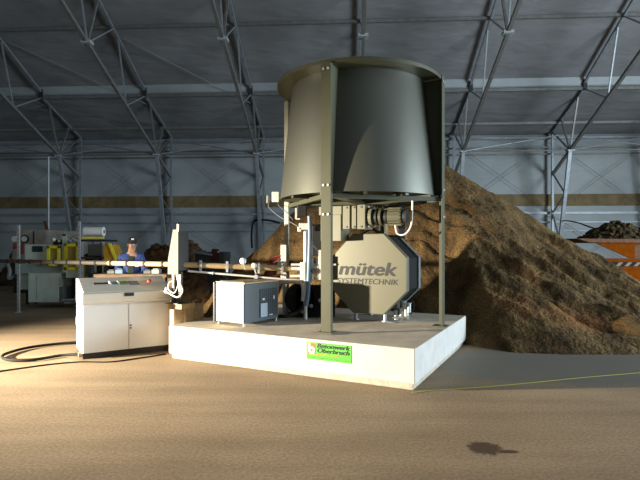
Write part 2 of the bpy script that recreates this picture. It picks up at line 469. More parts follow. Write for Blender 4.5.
for (ang, rad, mt) in ((-114, 1.23, OLIVE), (-29, 1.26, OLIVE), (151.5, 1.265, LEGW), (64.5, 1.2, OLIVE)):
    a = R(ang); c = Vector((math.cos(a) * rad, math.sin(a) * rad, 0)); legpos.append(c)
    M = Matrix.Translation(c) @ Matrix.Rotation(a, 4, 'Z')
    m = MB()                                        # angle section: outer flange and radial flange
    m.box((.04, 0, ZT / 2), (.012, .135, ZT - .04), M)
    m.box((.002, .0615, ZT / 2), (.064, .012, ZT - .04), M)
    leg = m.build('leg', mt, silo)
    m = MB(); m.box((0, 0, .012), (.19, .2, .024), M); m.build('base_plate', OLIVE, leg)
    m = MB()
    poly = [(-rad + RB - .005, ZB + .02), (-.02, ZB - .04), (-.02, ZT - .035), (-rad + RT - .005, ZT - .035)]
    m.prism(poly, .012, M @ Matrix.Translation((0, .0555, 0)))
    m.build('fin', OLIVE, leg)
    for z in (ZT - .10, ZB + .08, ZB - .30):
        m = MB()
        for s in (-.033, .033): m.cyl(M @ Vector((.044, s, z)), M @ Vector((.058, s, z)), .017, n=10)
        m.build('bolt', STEEL, leg)
for i in range(4):
    j = (0, 1, 3, 2)
    a, b = legpos[j[i]], legpos[j[(i + 1) % 4]]
    m = MB(); m.bar(a + Vector((0, 0, ZB - .05)), b + Vector((0, 0, ZB - .05)), .05, .06); m.build('support_beam', OLIVE, silo)
m = MB(); m.bar((-.9, .25, ZB - .05), (.95, -.2, ZB - .05), .12, .05); m.build('cross_beam', OLIVE, silo)
m = MB(); m.bar((-.35, -1.0, ZB - .045), (.4, .95, ZB - .045), .14, .05); m.build('cross_beam', OLIVE, silo)
# geared discharge motor hanging below the silo floor; axis along the plinth's long edge
u = Vector((math.cos(UA), math.sin(UA), 0)); v = Vector((-u.y, u.x, 0))
gc = Vector((-.02, -.35, 2.03 - PH))
def gp(s, z=0, t=0): return gc + u * (s * .80 + .02) + v * t + Vector((0, 0, z))
gm = MB(); gm.cyl(gp(-.20), gp(.28), .085, n=20); gear = gm.build('gear_motor', OLIVE_L, silo, smooth=True)
for s, w, rr, mt in ((-.20, .11, .17, OLIVE_L), (-.05, .07, .165, OLIVE_L), (.09, .12, .175, OLIVE_L), (.24, .06, .15, OLIVE_L), (.33, .05, .12, DARK), (.415, .05, .13, OLIVE), (.50, .06, .10, DARK)):
    m = MB(); m.box((0, 0, 0), (w, .30, rr * 2), Matrix.Translation(gp(s)) @ Matrix.Rotation(UA, 4, 'Z')) if s < .2 else m.cyl(gp(s - w / 2), gp(s + w / 2), rr, n=24)
    m.build('gear_flange', mt, gear, bevel=.006)
m = MB(); m.cyl(gp(.55), gp(.80), .115, n=24)
for k in range(16):
    a = k * math.pi / 8; m.bar(gp(.56) + v * math.cos(a) * .122 + Vector((0, 0, math.sin(a) * .122)), gp(.78) + v * math.cos(a) * .122 + Vector((0, 0, math.sin(a) * .122)), .012, .012)
m.build('motor', OLIVE, gear, smooth=True)
m = MB(); m.cyl(gp(.80), gp(.88), .10, n=24); m.build('fan_cover', DARK, gear, smooth=True)
m = MB(); m.tube([gp(.66, -.12), gp(.70, -.24), gp(.84, -.25), gp(.95, -.12), gp(.97, .15), gp(.97, .25)], .012, 8); m.build('motor_cable', CABLEW, gear, smooth=True)
m = MB()
for s in (-.2, -.05, .09, .24):
    for dz in (-.14, .14): m.cyl(gp(s, dz, -.16), gp(s, dz, -.14), .016, n=8)
m.build('bolt', CHROME, gear)
m = MB(); m.box((-.36, .05, 1.93 - PH), (.34, .32, .48), rz=UA); m.build('discharge_chute', OLIVE_L, silo, bevel=.006)
m = MB(); m.box((-.36, .04, 2.15 - PH), (.38, .36, .13), rz=UA); m.build('chute_collar', OLIVE_L, silo, bevel=.006)
# black screw column behind the motor
m = MB(); m.bar(gp(.58, -.3, .5), gp(.58, .32, .5), .09, .09); m.build('hanger', DARK, silo)

# ------------------------------------------------------------------ octagonal measuring unit
mu = thing('measuring_unit', 'octagonal champagne coloured measuring unit with dark grey lettering under the silo', 'measuring device',
           (.725, 7.50, PH), UA)
def octo(w, h, zc):
    a, b = w / 2, h / 2; k = .414
    return [(-a * k, zc - b), (a * k, zc - b), (a, zc - b * k), (a, zc + b * k), (a * k, zc + b), (-a * k, zc + b), (-a, zc + b * k), (-a, zc - b * k)]
ZC = 1.195 - PH
CHAMP = mat('champagne_metal', (.142, .140, .10), .42, .2, .05, 70, .05, 300)
def MT(y): return Matrix.Translation((0, y, 0))
m = MB(); m.prism(octo(1.215, 1.215, ZC), .13, MT(0)); front = m.build('front_housing', CHAMP, mu, bevel=.012)
m = MB(); m.prism(octo(1.13, 1.13, ZC), .55, MT(.13)); m.build('core_drum', BLACK, mu)
m = MB(); m.prism(octo(1.20, 1.20, ZC), .10, MT(.68)); m.build('rear_plate', GREYBLUE, mu, bevel=.008)
text_part('lettering', 'm\u00fctek', .275, LETTER, front, Matrix.Translation((-.495, -.0015, ZC - .02)), .013, .20, sx=1.31)
text_part('lettering', 'SYSTEMTECHNIK', .115, LETTER, front, Matrix.Translation((-.515, -.0015, ZC - .155)), .0025, .14, sx=1.13)
for sx in (-.3, .3):
    for y in (.10, .72):
        m = MB(); m.cyl((sx * .8, y, 0), (sx * .8, y, ZC - .55), .025, n=12); m.cyl((sx * .8, y, 0), (sx * .8, y, .015), .05, n=16); m.build('foot', STEEL, mu)
m = MB(); m.box((.10, .32, ZC + .62), (.15, .12, .07)); m.build('top_terminal', OLIVE_L, mu, bevel=.01)
m = MB(); m.tube([(.05, .30, ZC + .64), (-.05, .25, ZC + .68), (-.16, .22, ZC + .62), (-.25, .3, ZC + .60)], .012, 8); m.build('terminal_cable', BLACK, mu, smooth=True)
# shiny valve block on the lower right
vb = MB(); vb.box((.44, .30, .20), (.10, .14, .22)); vb = vb.build('valve_block', GREYBLUE, mu, bevel=.008)
for x, z, r in ((.38, .10, .035), (.46, .14, .03), (.54, .12, .035), (.50, .24, .028), (.41, .27, .024), (.58, .22, .03)):
    m = MB(); m.cyl((x, .20, z - .07), (x, .20, z + .07), r, n=12); m.cyl((x, .20, z + .06), (x, .20, z + .075), r * 1.3, n=6); m.build('fitting', STEEL, vb, smooth=True)
m = MB(); m.cyl((.34, .17, .06), (.60, .17, .08), .02, n=10); m.build('pipe', CHROME, vb, smooth=True)
m = MB(); m.tube([(.56, .2, .28), (.62, .22, .33), (.64, .25, .24), (.60, .22, .12)], .012, 8); m.build('hose', BLACK, vb, smooth=True)
m = MB(); m.tube([(.30, .0, .012), (.42, .02, .012), (.5, .12, .05), (.5, .22, .1)], .012, 8); m.build('drain_hose', CABLEG, mu, smooth=True)

# ------------------------------------------------------------------ cooling unit (box on the left of the plinth)
ang = math.atan2(-.32, .455)
cu_ = thing('cooling_unit', 'box shaped cooling unit with white end panel and dark grille on the plinth', 'cooling unit', (-1.065, 6.98, PH), math.atan2(.62, .42))
# local: x runs along the grille side (length .75), y runs to the far left (+y = white end width)
Lx, Ly, Hz = .76, .56, .565
m = MB(); m.box((Lx / 2, Ly / 2, .04 + Hz / 2), (Lx, Ly, Hz)); m.build('casing', mat('dark_greyblue_enamel', (.055, .07, .077), .5), cu_, bevel=.008)
m = MB(); m.box((-.008, Ly / 2, .04 + Hz / 2), (.016, Ly - .02, Hz - .015)); m.build('end_panel', CREAM, cu_, bevel=.004, label='bright cream end panel')
m = MB(); m.box((-.012, Ly + .012, .04 + Hz / 2), (.05, .022, Hz + .01)); m.build('edge_strip', DARK, cu_)
m = MB(); m.box((Lx / 2, Ly / 2, .04 + Hz + .008), (Lx + .01, Ly + .01, .016)); m.build('lid', TAN, cu_)
m = MB(); m.tube([(0.03, .05, .632), (.03, Ly - .05, .632)], .009, 8); m.build('lid_rail', CHROME, cu_)
m = MB(); m.box((.52, -.002, .30), (.40, .006, .42)); g = m.build('grille_panel', DARK, cu_)
m = MB()
for k in range(13): m.box((.52, -.007, .115 + k * .031), (.39, .008, .007))
for k in range(9): m.box((.345 + k * .044, -.007, .30), (.005, .006, .41))
m.build('grille_bar', mat('grille_wire', (.06, .08, .09), .5, .5), g)
m = MB(); m.box((.40, -.014, .20), (.15, .016, .20)); m.build('rating_plate', mat('pale_blue_plate', (.30, .38, .45), .4), g)
m = MB(); m.box((.63, -.014, .37), (.035, .012, .05)); m.box((.39, -.014, .36), (.05, .012, .03)); m.box((.56, -.014, .115), (.08, .012, .015)); m.build('fastener', STEEL, g)
m = MB(); m.box((-.018, .42, .10), (.004, .10, .05)); m.build('sticker', SIGNW, cu_)
for (x, y) in ((.03, .03), (Lx - .03, .03), (.03, Ly - .03), (Lx - .03, Ly - .03)):
    m = MB(); m.cyl((x, y, 0), (x, y, .042), .02, n=12); m.build('foot', STEEL, cu_)

# ------------------------------------------------------------------ control console
CA = R(33)
con = thing('control_console', 'pale control console with two doors and sloped panel beside the plinth', 'control cabinet', (-3.37, 7.01, 0), CA)
CW, CD = 1.25, .60
def CM(): return Matrix()
m = MB(); m.box((CW / 2, CD / 2, .085 + .345), (CW, CD, .69)); m.build('cabinet', CONSOLE, con, bevel=.006)
m = MB(); m.box((CW / 2, CD / 2 + .01, .0425), (CW - .03, CD - .04, .085)); m.build('skirt', DARK, con)
for i, x in enumerate((CW * .25 + .003, CW * .75 - .003)):
    m = MB(); m.box((x, -.009, .085 + .337), (CW / 2 - .018, .018, .665)); d = m.build('door', CONSOLE, con, bevel=.004)
    if i == 1:
        m = MB()
        for z in (.40, .44): m.cyl((CW / 2 + .03, -.03, z), (CW / 2 + .03, -.017, z), .012, n=12)
        m.build('lock', DARK, d)
# upper desk: extruded side profile (local y, z)
prof = [(-.01, .775), (-.07, .80), (-.085, .93), (-.07, .945), (.50, 1.125), (CD, 1.125), (CD, .775)]
m = MB(); M = Matrix.Rotation(R(90), 4, 'Z')
a = [m.bm.verts.new((-.005, y, z)) for y, z in prof]; b = [m.bm.verts.new((CW + .005, y, z)) for y, z in prof]
n = len(prof); m.bm.faces.new(a); m.bm.faces.new(b[::-1])
for i in range(n): m.bm.faces.new((a[i], b[i], b[(i + 1) % n], a[(i + 1) % n]))
m.build('desk_housing', CONS_T, con, bevel=.006)
SA = math.atan2(.18, .57)
def SM(x, t, h=0.0): # point on the slope: t from front edge
    return Matrix.Translation((x, -.07 + math.cos(SA) * t - math.sin(SA) * h, .945 + math.sin(SA) * t + math.cos(SA) * h)) @ Matrix.Rotation(SA, 4, 'X')
m = MB(); m.box((0, 0, 0), (CW - .02, .55, .008), SM(CW / 2, .295, .003)); pnl = m.build('sloped_panel', mat('panel_enamel', (.76, .73, .64), .35), con, bevel=.003)
def item(nm, x, t, w, d, h, mt, lab=None):
    m = MB(); m.box((0, 0, 0), (w, d, h), SM(x, t, .006 + h / 2)); return m.build(nm, mt, pnl, bevel=.003, label=lab)
item('handle', .29, .33, .19, .022, .02, DARK)
item('handle_bracket', .20, .33, .03, .05, .02, DARK)
item('switch', .355 + .06, .33, .025, .11, .02, SIGNW); item('switch', .50 + .035, .33, .025, .11, .02, SIGNW)
item('keypad', .47, .34, .085, .10, .008, LCDB)
item('display', .605, .34, .12, .12, .01, LCD, 'green lit display'); item('display_frame', .605, .29, .12, .04, .012, mat('display_surround', (.3, .34, .22), .4))
item('keypad', .75, .32, .14, .15, .008, LCDB)
item('stop_button_base', .985, .31, .055, .07, .012, SIGNW)
m = MB(); m.cyl(SM(.985, .31, .015).translation, SM(.985, .31, .05).translation, .026, n=16); m.build('stop_button', REDP, pnl)
m = MB(); m.box((.62, -.088, .905), (.13, .02, .05)); m.build('latch_plate', DARK, con)
m = MB(); m.box((-.02, .30, .52), (.04, .06, .12)); m.build('side_plug', STEEL, con, bevel=.006)
m = MB(); m.cyl((-.04, .06, .07), (.01, .06, .07), .035, n=14); m.build('cable_gland', TAN, con)

# hoses on the floor around the console
m = MB(); m.tube([P(86, 343, 8.2) + Vector((0, 0, -(H - 96 / F * 8.2) + .03)), P(60, 345.2, 0 or 8.05).xy.to_3d() + Vector((0, 0, .03)), P(30, 349, 7.75).xy.to_3d() + Vector((0, 0, .03)),
                  P(10, 354, 7.38).xy.to_3d() + Vector((0, 0, .03)), P(2, 358.5, 7.1).xy.to_3d() + Vector((0, 0, .03)), P(10, 362, 6.88).xy.to_3d() + Vector((0, 0, .03)),
                  P(35, 361.5, 6.91).xy.to_3d() + Vector((0, 0, .03)), P(60, 357.5, 7.16).xy.to_3d() + Vector((0, 0, .03)), P(79, 355, 7.12).xy.to_3d() + Vector((0, 0, .06))], .021, 10)
single('floor_hose', m, BLACK, (-4.3, 7.1, 0), 'thick black hose looping over the floor left of the console', 'hose', smooth=True)
m = MB(); m.tube([P(px, py, F * H / (py - HY)).xy.to_3d() + Vector((0, 0, .009)) for px, py in ((-8, 373), (20, 369), (50, 365), (80, 362.5), (110, 362.5), (140, 358.5), (166, 354.5))], .009, 8)
single('floor_cable', m, BLACK, (-3.2, 6.9, 0), 'thin dark cable lying on the floor in front of the console', 'cable', smooth=True)
m = MB(); m.tube([P(px, py, F * H / (py - HY)).xy.to_3d() + Vector((0, 0, .008)) for px, py in ((412, 393.2), (430, 391.2), (480, 388), (530, 383.5), (580, 378.5), (650, 372.5), (760, 363.5), (900, 352))], .0045, 8)
single('yellow_cord', m, CORD, (2.5, 5.8, 0), 'thin yellow cord stretched over the floor right of the plinth', 'cord', smooth=True)

# ------------------------------------------------------------------ support stand on timber blocks, sampling tube
def blk(cx, cy, z0, sx, sy, sz, rz, lab):
    m = MB(); m.box((0, 0, sz / 2), (sx, sy, sz)); o = m.build('timber_block', WOOD, bevel=.008)
    o.location = (cx, cy, z0); o.rotation_euler = (0, 0, rz); tag(o, lab, 'timber block', 'timber blocks under the stand')
bx, by = -2.17, 7.52
SZ = .745
blk(-2.165, 7.47, 0, .085, .20, .67, UA, 'upright timber block, left of the two under the stand')
blk(-2.05, 7.64, 0, .10, .20, .67, UA, 'upright timber block, right of the two under the stand')
blk(-2.11, 7.55, .67, .27, .30, .075, UA, 'flat timber board bridging the two blocks under the stand')
blk(-1.985, 7.98, 0, .11, .22, .68, UA + .15, 'separate upright timber block just right of the stand')
st = thing('support_stand', 'olive steel stand with tall tapered plate carrying the sampling tube', 'stand', (bx, by, SZ), UA)
m = MB(); m.box((0, 0, .006), (.24, .24, .012)); m.build('base_plate', OLIVE, st)
for s_ in (-.062, .068):
    m = MB(); m.bar((s_, 0, .01), (s_, 0, .48), .044, .044, (0, 1, 0)); m.build('column', OLIVE, st)
for s_ in (-.11, .11):
    m = MB(); m.prism([(s_, .01), (s_ * .7, .01), (s_ * .7, .10)], .01, MT(-.005)); m.build('gusset', OLIVE, st)
m = MB(); m.prism([(-.135, .44), (.075, .44), (.075, 1.12), (-.03, 1.12), (-.13, .66)], .025, MT(-.06)); m.build('tapered_plate', mat('stand_paint', (.075, .08, .05), .6), st, bevel=.003)
m = MB(); m.box((.072, .06, .80), (.018, .20, .60)); m.build('side_plate', mat('dark_plate', (.03, .035, .04), .5), st, bevel=.003)
m = MB(); m.box((.064, -.05, 1.14), (.022, .022, .12)); m.build('tip', WHITE, st)
m = MB(); m.tube([(.06, -.07, .44), (.14, -.09, .32), (.20, -.1, .20), (.13, -.12, .11), (0, -.12, .14), (-.12, -.1, .18)], .011, 8); m.build('cable', CABLEW, st, smooth=True)
m = MB(); m.tube([(.05, -.07, .43), (.10, -.09, .30), (.04, -.1, .17), (-.08, -.1, .22), (-.08, -.08, .32), (.0, -.07, .34)], .008, 8); m.build('cable', CABLEW, st, smooth=True)
m = MB(); m.sph((-.13, -.09, .18), .036); m.cyl((-.13, -.09, .14), (-.13, -.09, .24), .02, n=10); m.build('plug', SIGNW, st, smooth=True)

pA = Vector((-2.15, 7.56, 1.333)); pB = Vector((-.16, 7.86, 1.245)); pL = pA + Vector((-4.95, 3.2, -.034))
tb = thing('sampling_tube', 'long tan sampling tube running left from the machine through the stand', 'tube', pA)
def rel(p): return Vector(p) - pA
m = MB(); m.cyl(rel(pA), rel(pB), .042, n=16); m.build('right_tube', TAN, tb, smooth=True)
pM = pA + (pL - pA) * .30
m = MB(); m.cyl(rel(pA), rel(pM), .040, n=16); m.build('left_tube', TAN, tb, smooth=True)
m = MB(); m.cyl(rel(pM), rel(pL), .038, n=16); m.build('far_tube', mat('shaded_tube', (.07, .06, .05), .6), tb, smooth=True, label='far end of the tube, shade painted dark')  # same tube beyond the beam: shade put into this colour
def lerp(a, b, t): return a + (b - a) * t
for t in (.02, .16, .36, .60, .78):
    p = lerp(pA, pB, t); d = (pB - pA).normalized()
    m = MB(); m.cyl(rel(p - d * .018), rel(p + d * .018), .056, n=16); m.box(rel(p + Vector((0, -.02, .06))), (.03, .05, .03)); m.box(rel(p + Vector((0, -.02, -.065))), (.03, .04, .05)); m.build('clamp', STEEL, tb)
for k in range(13):
    p = lerp(pA, pL, .06 + k * .075); d = (pL - pA).normalized()
    m = MB(); m.cyl(rel(p - d * .02), rel(p + d * .02), .053, n=12); m.build('clamp', DARK, tb)
# two white round gauges on top of the tube
for (px, py, rr) in ((243.5, 261.0, .052), (254.5, 265.5, .042)):
    d_ = 7.68; p = P(px, py, d_) + Vector((0, -.05, 0))
    m = MB(); m.sph(rel(p), rr, (1, .75, 1), n=20); gg = m.build('gauge', SIGNW, tb, smooth=True, label='white round gauge')
    m = MB(); m.bar(rel(p + Vector((.0, 0, -.03))), rel(p + Vector((.03, 0, -.13))), .02, .02); m.build('gauge_stem', STEEL, gg)
ra = P(188, 271.0, 7.57); rb = P(300, 280.5, 7.80)
m = MB(); m.cyl(ra, rb, .016, n=10)
rod = single('guide_rod', m, WHITE, ra, 'slim white rod running parallel below the sampling tube', 'rod', smooth=True)
m = MB(); q_ = lerp(ra, rb, .22) - ra; m.sph(q_, .024, n=10); m.build('rod_joint', STEEL, rod); m = MB(); q_ = lerp(ra, rb, .6) - ra; m.box(q_, (.05, .05, .06)); m.build('rod_joint', STEEL, rod)

# ------------------------------------------------------------------ sampler between the left leg and the measuring unit
sd = 7.72
sp = thing('pneumatic_sampler', 'upright sampler with blue hose and white cylinders behind the front leg', 'sampler', (-.19, sd, PH))
so = Vector((-.19, sd, PH))
def sp_(px, py, dd=0): return P(px, py, sd + dd) - so
m = MB(); m.cyl(sp_(305.5, 229), sp_(305.5, 300), .028, n=14); m.cyl(sp_(305.5, 300), Vector((sp_(305.5, 300).x, 0, 0)), .028, n=14); m.build('white_tube', WHITE, sp, smooth=True)
m = MB(); m.tube([sp_(309.5, 216, -.05), sp_(310, 235, -.05), sp_(309.3, 262, -.05), sp_(308, 292, -.05), sp_(306, 306, -.05)], .034, 12); m.build('blue_tube', BLUE, sp, smooth=True)
m = MB(); m.box(sp_(305.5, 226.5), (.20, .12, .10)); m.box(sp_(299.5, 229.5), (.06, .12, .07)); m.build('upper_block', WHITE, sp, bevel=.008)
m = MB(); m.box(sp_(303, 271), (.085, .10, .28)); m.build('lower_block', WHITE, sp, bevel=.008)
m = MB(); m.box(sp_(302, 211, .05), (.15, .12, .17)); m.build('drive_head', DARK, sp, bevel=.01)
m = MB(); m.box(sp_(316.5, 240, .2), (.15, .10, .50)); m.build('switch_panel', DARK, sp, bevel=.01)
m = MB(); m.bar(sp_(296, 208), sp_(296, 219), .022, .03); m.bar(sp_(296, 219), sp_(300, 219), .03, .02); m.build('drive_bracket', WHITE, sp)
m = MB(); m.box(sp_(311.5, 240), (.035, .06, .09)); m.build('sensor', WHITE, sp, bevel=.005)
m = MB(); m.tube([sp_(311, 244), sp_(316, 249), sp_(319, 255)], .012, 8); m.build('sensor_cable', CABLEW, sp, smooth=True)
m = MB()
m.cyl(sp_(291, 264.5), sp_(336, 264.5), .018, n=10); m.cyl(sp_(291, 268.5), sp_(318, 268.5), .022, n=10); m.cyl(sp_(290, 276), sp_(318, 276), .02, n=10)
for px in (312, 317): m.cyl(sp_(px, 258), sp_(px, 280), .024, n=10)
m.box(sp_(314.5, 268), (.10, .09, .06)); m.box(sp_(320, 257), (.07, .08, .22)); m.build('valve_tree', WHITE, sp, smooth=True)
m = MB(); m.cyl(sp_(314, 271, -.07), sp_(314, 271, -.02), .045, n=16); m.build('hand_wheel', DARK, sp)
m = MB(); m.box(sp_(323, 268, .0), (.13, .10, .36)); m.build('mounting_bracket', WHITE, sp, bevel=.006)

cy = P(284.2, 262, 8.02)
pc = thing('air_cylinder', 'white upright air cylinder with red hoses beside the far left leg', 'air cylinder', cy)
m = MB(); m.box((-.005, 0, 0), (.095, .09, .56)); cb = m.build('body', WHITE, pc, bevel=.012)
m = MB(); m.cyl((-.10, -.03, -.03), (-.05, -.03, -.03), .05, n=18); m.cyl((-.16, -.03, -.08), (-.05, -.03, -.08), .03, n=12); m.build('side_port', WHITE, pc, smooth=True)
for k, dx in enumerate((0, .05)):
    m = MB(); m.tube([(-.06, -.04, .10 - .05 * k), (-.19 + dx, -.04, .06 - .06 * k), (-.27 + dx * .6, -.04, -.06), (-.26 + dx, -.04, -.18), (-.16, -.04, -.22), (-.06, -.04, -.20)], .013, 8); m.build('red_hose', RED, pc, smooth=True)
m = MB(); m.box((.0, 0, -.56), (.05, .05, .58)); m.build('post', STEEL, pc)

dr = thing('motor_drum', 'black motor drum with white elbow pipe behind the cooling unit', 'motor', (P(297, 300, 8.15).x, 8.15, PH))
do = Vector(dr.location)
m = MB(); m.cyl((0.05, -.25, .30), (0.05, .15, .30), .24, n=28); m.build('drum', BLACK, dr, smooth=True)
m = MB(); m.box((.05, -.05, .04), (.34, .30, .08)); m.build('foot', DARK, dr)
m = MB(); m.tube([P(276, 297, 8.05) - do, P(278, 284, 8.05) - do, P(290, 281.5, 7.95) - do, P(301.5, 283, 7.85) - do, P(303.5, 292, 7.85) - do, P(303, 301, 7.85) - do], .035, 12); m.build('elbow_pipe', WHITE, dr, smooth=True)
m = MB(); m.tube([P(305, 303, 7.75) - do, P(298, 312, 7.7) - do, P(285, 316, 7.6) - do, P(272, 316, 7.75) - do], .028, 10); m.build('black_hose', BLACK, dr, smooth=True)
m = MB(); m.box((.30, -.05, .25), (.64, .40, .50)); lowb = m.build('gear_case_shade', BLACK, dr, bevel=.02)  # black case enlarged to stand in for shade behind the cooling unit
m = MB()
for k in range(3): m.cyl((.1 + .14 * k, -.28, .1 + .09 * k), (.1 + .14 * k, -.24, .1 + .09 * k), .03, n=10)
m.build('case_fitting', STEEL, lowb)

jb = P(275.5, 197, 8.12)
o = thing('junction_box', 'small white junction box with grey cables on the far left leg', 'junction box', jb)
m = MB(); m.box((0, 0, 0), (.115, .07, .165)); m.build('box', SIGNW, o, bevel=.006)
m = MB(); m.cyl((-.12, 0, -.10), (-.115, 0, .02), .035, n=12); m.build('plug', CABLEG, o, smooth=True)
m = MB(); m.bar((.04, .02, -.01), (.17, .05, -.01), .03, .03); m.build('arm', STEEL, o)
m = MB(); m.tube([(-.118, 0, -.10), (-.10, 0, -.18), P(280, 217, 8.0) - jb, P(292, 223, 7.85) - jb, P(300, 228, 7.74) - jb], .006, 8); m.build('cable', CABLEG, o, smooth=True)
m = MB(); m.tube([(.03, 0, -.08), (.06, 0, -.15), P(286, 212, 7.95) - jb, P(293, 220, 7.85) - jb], .004, 8); m.build('cable', CABLEG, o, smooth=True)

# ------------------------------------------------------------------ sand heap
def interp(tab, x):
    if x <= tab[0][0]: return tab[0][1]
    for (a, b), (c, d) in zip(tab, tab[1:]):
        if x <= c: return b + (d - b) * (x - a) / (c - a)
    return tab[-1][1]
PROF = [(-3.2, 0), (-2.75, .25), (-2.45, .62), (-1.94, 1.2), (-1.5, 1.55), (-.95, 2.12), (-.5, 2.55), (.2, 3.05), (1.5, 3.62), (2.75, 3.74), (3.03, 3.58), (4.36, 2.82), (5.8, 1.90), (7.76, .62), (8.7, 0)]
TOE = [(-3.2, 11.7), (-2, 10.9), (-.83, 9.95), (.5, 9.25), (1.5, 8.72), (2.42, 8.05), (2.9, 7.5), (3.6, 7.35), (5.2, 7.35), (6.5, 7.7), (8.7, 10.5)]
def heap_h(x, y):
    p = interp(PROF, x); t = interp(TOE, x)
    if y <= 12: f = (y - t) / (12 - t)
    else: f = 1 - (y - 12) / max(.3, p / .72)
    if f <= 0 or p <= 0: return -.12 + min(0, f) * .3
    f = f ** 1.12 if f < 1 else f
    h = p * f
    n1 = noise.fractal(Vector((x * .9, y * .75, 3.1)), 1.0, 2.0, 5)
    n2 = noise.fractal(Vector(((x * .6 + y * .8) * 2.4, (x * .8 - y * .6) * .45, 9)), 1.0, 2.0, 3)       # runnels down the slope
    n3 = noise.noise(Vector(((x * .6 + y * .8) * 6, (x * .8 - y * .6) * 1.2, 1)))
    n4 = noise.fractal(Vector((x * 7, y * 7, 5)), 1.0, 2.0, 3)
    e = min(1, f * 4) * min(1, p / .5)
    ridge = min(1, max(0, (1.02 - f) * 5))
    low = max(0, 1 - f * 2.2)
    h += e * ((.18 * n1 + .20 * n2) * (.10 + .90 * ridge) + .07 * n3 * ridge + .03 * n4) + e * low * .20 * max(0, noise.noise(Vector((x * 1.5, y * 1.5, 20)))) 
    return h
NX, NY = 300, 230
bm = bmesh.new(); gridv = []
for j in range(NY + 1):
    yy = 7.1 + (17.4 - 7.1) * (j / NY) ** 1.25
    gridv.append([bm.verts.new((-3.5 + 12.6 * i / NX, yy, heap_h(-3.5 + 12.6 * i / NX, yy))) for i in range(NX + 1)])
for j in range(NY):
    for i in range(NX):
        q4 = (gridv[j][i], gridv[j][i + 1], gridv[j + 1][i + 1], gridv[j + 1][i])
        if max(vv.co.z for vv in q4) > -.08: bm.faces.new(q4)
for vv in [w for w in bm.verts if not w.link_faces]: bm.verts.remove(vv)
for vv in bm.verts: vv.co -= Vector((2.7, 12, 0))
def sand_material():
    m = bpy.data.materials.new('heap_sand'); m.use_nodes = True
    nt = m.node_tree; N = nt.nodes; L = nt.links; b = N['Principled BSDF']
    b.inputs['Roughness'].default_value = .95; b.inputs['Specular IOR Level'].default_value = .1
    g = N.new('ShaderNodeTexCoord')
    def ns(s, d, st=None):
        n = N.new('ShaderNodeTexNoise'); n.inputs['Scale'].default_value = s; n.inputs['Detail'].default_value = d
        if st:
            mp = N.new('ShaderNodeMapping'); mp.inputs['Scale'].default_value = st
            L.new(g.outputs['Object'], mp.inputs['Vector']); L.new(mp.outputs[0], n.inputs['Vector'])
        else: L.new(g.outputs['Object'], n.inputs['Vector'])
        return n.outputs['Fac']
    def rp(f, p0, c0, p1, c1):
        r = N.new('ShaderNodeValToRGB'); e = r.color_ramp.elements
        e[0].position = p0; e[0].color = (*c0, 1); e[1].position = p1; e[1].color = (*c1, 1); L.new(f, r.inputs['Fac']); return r.outputs['Color']
    a = rp(ns(1.4, 8), .32, (.080, .052, .025), .68, (.22, .148, .072))
    s = rp(ns(2.2, 6, (1.6, .5, .5)), .38, (.6, .6, .6), .6, (1.15, 1.12, 1.05))
    gr = rp(ns(40, 6), .34, (.5, .48, .44), .66, (1.35, 1.32, 1.26))
    patch = rp(ns(.7, 3), .58, (0, 0, 0), .72, (.8, .8, .8))
    def mx(f, A, B, mode, k=1.0):
        x = N.new('ShaderNodeMix'); x.data_type = 'RGBA'; x.blend_type = mode; x.inputs['Factor'].default_value = k
        if f: L.new(f, x.inputs['Factor'])
        L.new(A, x.inputs['A'])
        if isinstance(B, tuple): x.inputs['B'].default_value = (*B, 1)
        else: L.new(B, x.inputs['B'])
        return x.outputs['Result']
    c = mx(None, a, s, 'MULTIPLY'); c = mx(patch, c, (.24, .11, .045), 'MIX'); c = mx(None, c, gr, 'MULTIPLY')
    L.new(c, b.inputs['Base Color'])
    bp = N.new('ShaderNodeBump'); bp.inputs['Strength'].default_value = .8; bp.inputs['Distance'].default_value = .06
    L.new(ns(14, 8), bp.inputs['Height']); L.new(bp.outputs['Normal'], b.inputs['Normal'])
    return m
SAND = sand_material()
me = bpy.data.meshes.new('sand_heap'); bm.to_mesh(me); bm.free(); me.materials.append(SAND)
me.polygons.foreach_set('use_smooth', [True] * len(me.polygons))
o = bpy.data.objects.new('sand_heap', me); col.objects.link(o); o.location = (2.7, 12, 0)
tag(o, 'huge brown heap of loose sand behind the silo and plinth', 'sand heap', kind='stuff')

